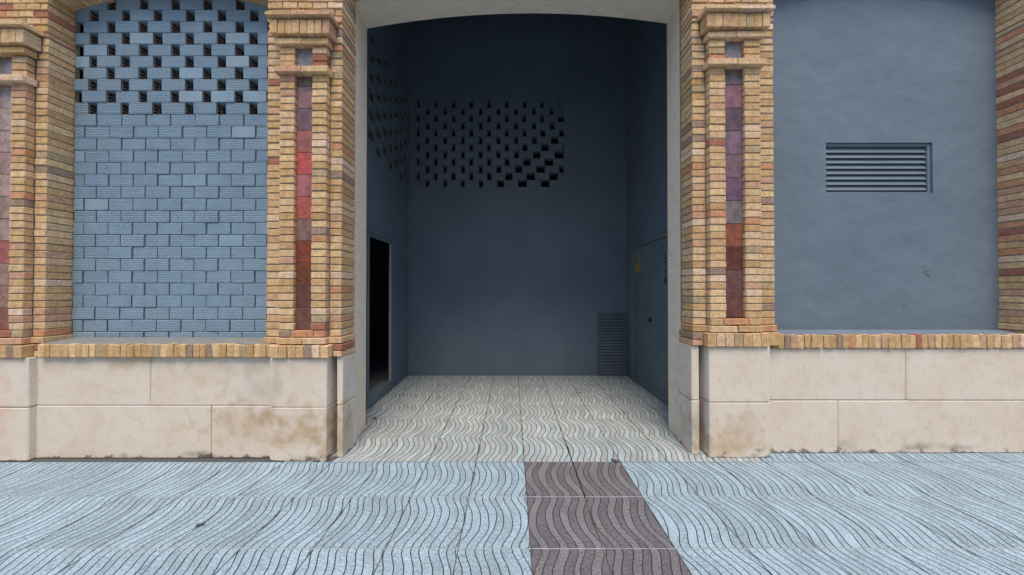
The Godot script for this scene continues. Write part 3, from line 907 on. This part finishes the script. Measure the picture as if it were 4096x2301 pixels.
func build_recess():
	# back wall
	var b := thing("recess_back_wall", "dark slate blue back wall with pierced brick lattice near ceiling", "wall", Vector3(0.1, 0, -DB))
	var ly := 3.19
	var lh := 0.1235
	var lr := 12
	var lx0 := -1.71
	var lx1 := 0.88
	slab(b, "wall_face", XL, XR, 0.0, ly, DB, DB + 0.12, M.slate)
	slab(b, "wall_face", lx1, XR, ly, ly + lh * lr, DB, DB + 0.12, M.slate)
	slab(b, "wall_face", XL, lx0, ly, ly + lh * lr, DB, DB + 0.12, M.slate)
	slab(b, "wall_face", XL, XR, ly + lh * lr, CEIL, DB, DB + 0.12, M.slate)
	for r in lr:
		var x := lx0 - (0.16 if r % 2 == 1 else 0.0)
		var thr := -0.635 + 0.14 * r
		var first := true
		while x < lx1:
			var bx1 := x + 0.24
			var s0: float = max(x, lx0)
			var s1: float = min(bx1, lx1)
			if s1 - s0 > 0.015:
				var q := put(b, "brick", hollow_brick(Vector3(snappedf(s1 - s0, 0.004), lh - 0.002, 0.118), true, false), [M.slate, M.painted_end, M.slate], Vector3((s0 + s1) * 0.5, ly + lh * (r + 0.5), -(DB + 0.06)))
			var gap: float = 0.062 + 0.085 * clamp((bx1 - thr) / 0.6, 0.0, 1.0)
			x = bx1 + gap
	# left wall with doorway and lattice
	var l := thing("recess_side_wall", "dark slate blue side wall with open doorway and brick lattice above", "wall", Vector3(XL, 0, -3.9))
	var fy := 3.19
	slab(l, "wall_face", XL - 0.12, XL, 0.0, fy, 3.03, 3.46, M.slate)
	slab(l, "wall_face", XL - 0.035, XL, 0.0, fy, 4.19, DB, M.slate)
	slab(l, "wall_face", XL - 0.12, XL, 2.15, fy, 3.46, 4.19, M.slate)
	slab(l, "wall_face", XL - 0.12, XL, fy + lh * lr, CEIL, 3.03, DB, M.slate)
	for r in lr:
		var d := 3.03 + (0.02 if r % 2 == 0 else -0.17)
		while d < DB:
			var s0: float = max(d, 3.03)
			var s1: float = min(d + 0.245, DB)
			if s1 - s0 > 0.03:
				var q := put(l, "brick", hollow_brick(Vector3(snappedf(s1 - s0, 0.004), lh - 0.002, 0.118), true, false), [M.slate, M.painted_end, M.terracotta], Vector3(XL - 0.06, fy + lh * (r + 0.5), -(s0 + s1) * 0.5))
				q.rotation = Vector3(0, PI / 2, 0)
			d += 0.39
	slab(l, "door_step", XL - 0.13, XL + 0.012, 0.0, 0.13, 3.46, 4.19, M.slatedoor, 0.004)
	slab(l, "door_frame", XL - 0.03, XL + 0.02, 0.13, 2.15, 3.46, 3.50, M.slate, 0.003)
	slab(l, "door_frame", XL - 0.03, XL + 0.02, 0.13, 2.15, 4.15, 4.19, M.slate, 0.003)
	slab(l, "door_frame", XL - 0.03, XL + 0.02, 2.11, 2.15, 3.50, 4.15, M.slate, 0.003)
	slab(l, "drip_moulding", XL, XL + 0.035, 2.152, 2.19, 3.42, 4.26, M.slate, 0.003)
	slab(l, "strike_edge", XL - 0.012, XL + 0.006, 0.135, 2.105, 4.138, 4.149, M.steel, 0.002)
	# right wall with the door opening
	var r2 := thing("recess_side_wall", "dark slate blue side wall holding the closed double doors", "wall", Vector3(XR, 0, -3.9))
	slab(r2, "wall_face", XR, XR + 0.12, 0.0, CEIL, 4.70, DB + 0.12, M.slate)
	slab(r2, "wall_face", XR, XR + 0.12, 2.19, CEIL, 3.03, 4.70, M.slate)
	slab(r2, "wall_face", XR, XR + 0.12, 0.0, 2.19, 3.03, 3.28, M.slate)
	slab(r2, "door_step", XR - 0.006, XR + 0.12, 0.0, 0.085, 3.28, 4.70, M.slatedoor, 0.004)
	var c := thing("recess_ceiling", "flat slate painted ceiling high inside the entrance recess", "ceiling", Vector3(0.1, CEIL, -3.95))
	slab(c, "ceiling_board", XL - 0.12, XR + 0.12, CEIL, CEIL + 0.15, 3.03, DB + 0.12, M.slate)
	# the unlit rooms behind the lattices and the doorway
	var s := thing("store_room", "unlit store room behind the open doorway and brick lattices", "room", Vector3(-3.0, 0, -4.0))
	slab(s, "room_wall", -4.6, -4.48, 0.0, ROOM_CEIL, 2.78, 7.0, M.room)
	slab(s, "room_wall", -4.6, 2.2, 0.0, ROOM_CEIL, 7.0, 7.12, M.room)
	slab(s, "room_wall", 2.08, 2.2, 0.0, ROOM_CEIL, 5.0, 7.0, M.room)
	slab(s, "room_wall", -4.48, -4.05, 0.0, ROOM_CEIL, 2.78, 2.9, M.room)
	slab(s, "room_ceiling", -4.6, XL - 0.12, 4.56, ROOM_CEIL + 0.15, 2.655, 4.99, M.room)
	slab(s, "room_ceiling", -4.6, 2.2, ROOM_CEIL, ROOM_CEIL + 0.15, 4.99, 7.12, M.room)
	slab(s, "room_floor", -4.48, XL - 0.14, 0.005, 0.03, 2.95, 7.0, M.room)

# ---------------------------------------------------------------- wall above the arches
func build_upper_wall():
	var u := thing("upper_wall", "tan brick wall of the building above piers and arches", "wall", Vector3(0, 4.56, -2.7))
	slab(u, "wall_body", -9.0, -1.49, 4.56, 7.5, 2.52, 2.66, M.wallbrick)
	slab(u, "wall_body", 1.61, 9.0, 4.56, 7.5, 2.56, 2.70, M.wallbrick)
	slab(u, "wall_body", -1.49, 1.61, 6.6, 7.5, 2.55, 2.71, M.wallbrick)
	# the next bays on either side are blind
	slab(u, "blind_bay", -9.0, -4.67, 0.9, 4.559, 2.62, 2.76, M.wallbrick)
	slab(u, "blind_bay", 5.25, 9.0, 0.95, 4.559, 2.68, 2.82, M.wallbrick)
	slab(u, "blind_plinth", -9.0, -4.67, 0.0, 0.899, 2.48, 2.76, M.kerb)
	slab(u, "blind_plinth", 5.25, 9.0, 0.0, 0.949, 2.58, 2.82, M.kerb)

# ---------------------------------------------------------------- doors, signs, grilles
func build_fittings():
	# double doors in the right-hand wall (x = XR), leaves meet at d = 3.99
	var o := thing("double_door", "closed slate metal double doors with stencilled lettering in side wall", "door", Vector3(XR, 0, -3.99))
	var f := XR + 0.012
	slab(o, "frame", XR - 0.008, XR + 0.08, 0.086, 2.185, 4.655, 4.698, M.slatedoor, 0.003)
	slab(o, "frame", XR - 0.008, XR + 0.08, 0.086, 2.185, 3.285, 3.325, M.slatedoor, 0.003)
	slab(o, "frame", XR - 0.012, XR + 0.08, 2.12, 2.185, 3.326, 4.654, M.slatedoor, 0.003)
	var leaf := slab(o, "leaf", f, f + 0.045, 0.09, 2.115, 3.996, 4.652, M.slatedoor, 0.003)
	var leaf2 := slab(o, "leaf", f - 0.004, f + 0.045, 0.09, 2.115, 3.329, 3.984, M.slatedoor, 0.003)
	slab(leaf, "lock_plate", f - 0.014, f, 1.135, 1.205, 4.06, 4.13, M.slate, 0.004)
	slab(leaf, "handle", f - 0.034, f, 1.00, 1.05, 4.035, 4.055, M.black, 0.006)
	slab(leaf, "bottom_rail", f - 0.006, f, 0.092, 0.16, 4.0, 4.65, M.slatedoor, 0.002)
	slab(leaf2, "bottom_rail", f - 0.010, f - 0.004, 0.092, 0.16, 3.33, 3.98, M.slatedoor, 0.002)
	# worn stencil: two marks, a column of small characters, a solid block
	var fx := f - 0.0055
	var marks = [[3.735, 1.995, 0.02, 0.085], [3.60, 2.03, 0.06, 0.02], [3.60, 1.985, 0.02, 0.07], [3.66, 1.905, 0.03, 0.02], [3.65, 1.86, 0.04, 0.035], [3.66, 1.80, 0.05, 0.022], [3.65, 1.75, 0.015, 0.04], [3.66, 1.69, 0.05, 0.022], [3.65, 1.64, 0.018, 0.03], [3.655, 1.565, 0.06, 0.075]]
	for k in marks:
		slab(leaf2, "stencil_mark", fx, fx + 0.0016, k[1] - k[3] * 0.5, k[1] + k[3] * 0.5, k[0] - k[2] * 0.5, k[0] + k[2] * 0.5, M.stencil)
	# yellow warning sign on the far leaf: a triangle over a text plate
	var sgn := thing("warning_sign", "small yellow triangular warning sign with text plate on slate door", "sign", Vector3(f - 0.006, 1.71, -4.47))
	var sx := f - 0.008
	slab(sgn, "text_plate", sx, sx + 0.006, 1.728, 1.795, 4.37, 4.57, M.yellow, 0.001)
	var st := begin()
	var p0 := Vector3(sx, 1.802, -4.55)
	var p1 := Vector3(sx, 1.802, -4.375)
	var p2 := Vector3(sx, 1.935, -4.41)
	var dx := Vector3(0.006, 0, 0)
	tri(st, p0, p1, p2, Vector3.LEFT)
	tri(st, p0 + dx, p1 + dx, p2 + dx, Vector3.RIGHT)
	quad(st, p0, p1, p1 + dx, p0 + dx, Vector3.DOWN)
	quad(st, p1, p2, p2 + dx, p1 + dx, Vector3(0, 0.3, 1))
	quad(st, p2, p0, p0 + dx, p2 + dx, Vector3(0, 0.3, -1))
	var tr := put(sgn, "triangle_plate", st.commit(), M.yellow)
	slab(tr, "pictogram", sx - 0.0016, sx - 0.0002, 1.825, 1.878, 4.405, 4.435, M.black)
	slab(tr, "pictogram", sx - 0.0016, sx - 0.0002, 1.882, 1.90, 4.405, 4.425, M.black)
	slab(sgn, "border", sx - 0.0014, sx + 0.005, 1.797, 1.801, 4.372, 4.568, M.black)
	for k in 2:
		for j in 5:
			slab(sgn, "print", sx - 0.0014, sx - 0.0002, 1.740 + 0.024 * k, 1.751 + 0.024 * k, 4.385 + 0.035 * j, 4.408 + 0.035 * j, M.stencil)
	var sw := thing("switch_box", "small dark grey switch box beside door with yellow sign", "switch", Vector3(XR - 0.01, 1.7, -4.78))
	slab(sw, "housing", XR - 0.022, XR - 0.001, 1.78, 1.93, 4.745, 4.81, M.greybox, 0.004)
	slab(sw, "cover", XR - 0.026, XR - 0.0225, 1.80, 1.91, 4.755, 4.80, M.slatedoor, 0.001)
	# louvred hatch at the foot of the back wall
	var g := thing("louvred_hatch", "tall narrow slate louvred hatch at foot of back wall", "grille", Vector3(1.685, 0, -DB))
	var a0 := 1.44
	var a1 := 1.925
	slab(g, "frame", a0, a0 + 0.04, 0.005, 1.055, DB - 0.022, DB - 0.001, M.hatch, 0.003)
	slab(g, "frame", a1 - 0.04, a1, 0.005, 1.055, DB - 0.022, DB - 0.001, M.hatch, 0.003)
	slab(g, "frame", a0 + 0.04, a1 - 0.04, 1.01, 1.055, DB - 0.022, DB - 0.001, M.hatch, 0.003)
	slab(g, "frame", a0 + 0.04, a1 - 0.04, 0.005, 0.035, DB - 0.022, DB - 0.001, M.hatch, 0.003)
	slab(g, "dark_back", a0 + 0.04, a1 - 0.04, 0.035, 1.01, DB - 0.004, DB - 0.001, M.hatch)
	for k in 19:
		put(g, "slat", box_mesh(Vector3(a1 - a0 - 0.084, 0.046, 0.004), 0.001), M.hatch, Vector3((a0 + a1) * 0.5, 0.058 + 0.0513 * k, -(DB - 0.017)), Vector3(-0.35, 0, 0))

# ---------------------------------------------------------------- litter on the pavement
func build_litter():
	var spots = [[0.87, 2.44, 0.035, "dead leaf lying on the joint beside dark paving tiles"], [0.95, 4.05, 0.02, "dry leaf on the recess floor near the closed doors"], [0.42, 4.25, 0.018, "dry leaf on the recess floor below the back wall"], [-1.55, 3.25, 0.03, "dead leaf on recess floor by the open doorway step"], [-1.92, 1.78, 0.022, "crumpled dark leaf on pale paving before stained plinth"]]
	for s in spots:
		var o := thing("fallen_leaf", s[3], "leaf", Vector3(s[0], 0.001, -s[1]))
		var st := begin()
		var n := 9
		var r: float = s[2]
		var rim := []
		for k in n:
			var t := TAU * k / n
			rim.append(Vector3(cos(t) * r * (1.0 + 0.35 * sin(k * 2.3)), 0.004 + 0.007 * absf(sin(k * 1.7)), sin(t) * r * 0.55 * (1.0 + 0.3 * cos(k * 3.1))))
		for k in n:
			var a: Vector3 = rim[k]
			var b: Vector3 = rim[(k + 1) % n]
			tri(st, Vector3(0, 0.003, 0), a, b, Vector3.UP)
			tri(st, Vector3(0, 0.001, 0), a, b, Vector3.DOWN)
		put(o, "blade", st.commit(), M.dirt, Vector3(s[0], 0.001, -s[1]), Vector3(0, s[0] * 3.0, 0))
		put(o, "stem", box_mesh(Vector3(r * 1.4, 0.002, 0.003), 0.0005), M.dirt, Vector3(s[0] + r * 0.9, 0.006, -s[1]), Vector3(0, s[0] * 3.0, 0.05))

# ---------------------------------------------------------------- the other side of the street (behind the camera): it hides the low sky
func build_street():
	var far := structure("far_pavement")
	slab(far, "paving_bed", -40, 40, -0.4, 0.0, -13.5, -11.5, M.kerb)
	var o := thing("street_building", "long cream rendered building across the street from the facade", "building", Vector3(0, 0, 13.6))
	slab(o, "wall", -40, 40, 0.0, 13.0, -23.0, -13.5, M.render_wall)
	slab(o, "cornice", -40.1, 40.1, 13.0, 13.35, -23.2, -13.25, M.kerb)
	for k in 16:
		var x := -37.5 + 5.0 * k
		var win2 := slab(o, "window", x - 0.6, x + 0.6, 8.4, 10.4, -13.499, -13.46, M.dark_glass)
		slab(win2, "sill", x - 0.75, x + 0.75, 8.28, 8.398, -13.499, -13.36, M.kerb)
		var win := slab(o, "window", x - 0.6, x + 0.6, 4.6, 6.6, -13.499, -13.46, M.dark_glass)
		slab(win, "sill", x - 0.75, x + 0.75, 4.48, 4.598, -13.499, -13.36, M.kerb)
		var dr := slab(o, "door", x - 0.55, x + 0.55, 0.02, 2.4, -13.499, -13.45, M.brown_door)
		slab(dr, "lintel", x - 0.75, x + 0.75, 2.402, 2.65, -13.499, -13.42, M.kerb)
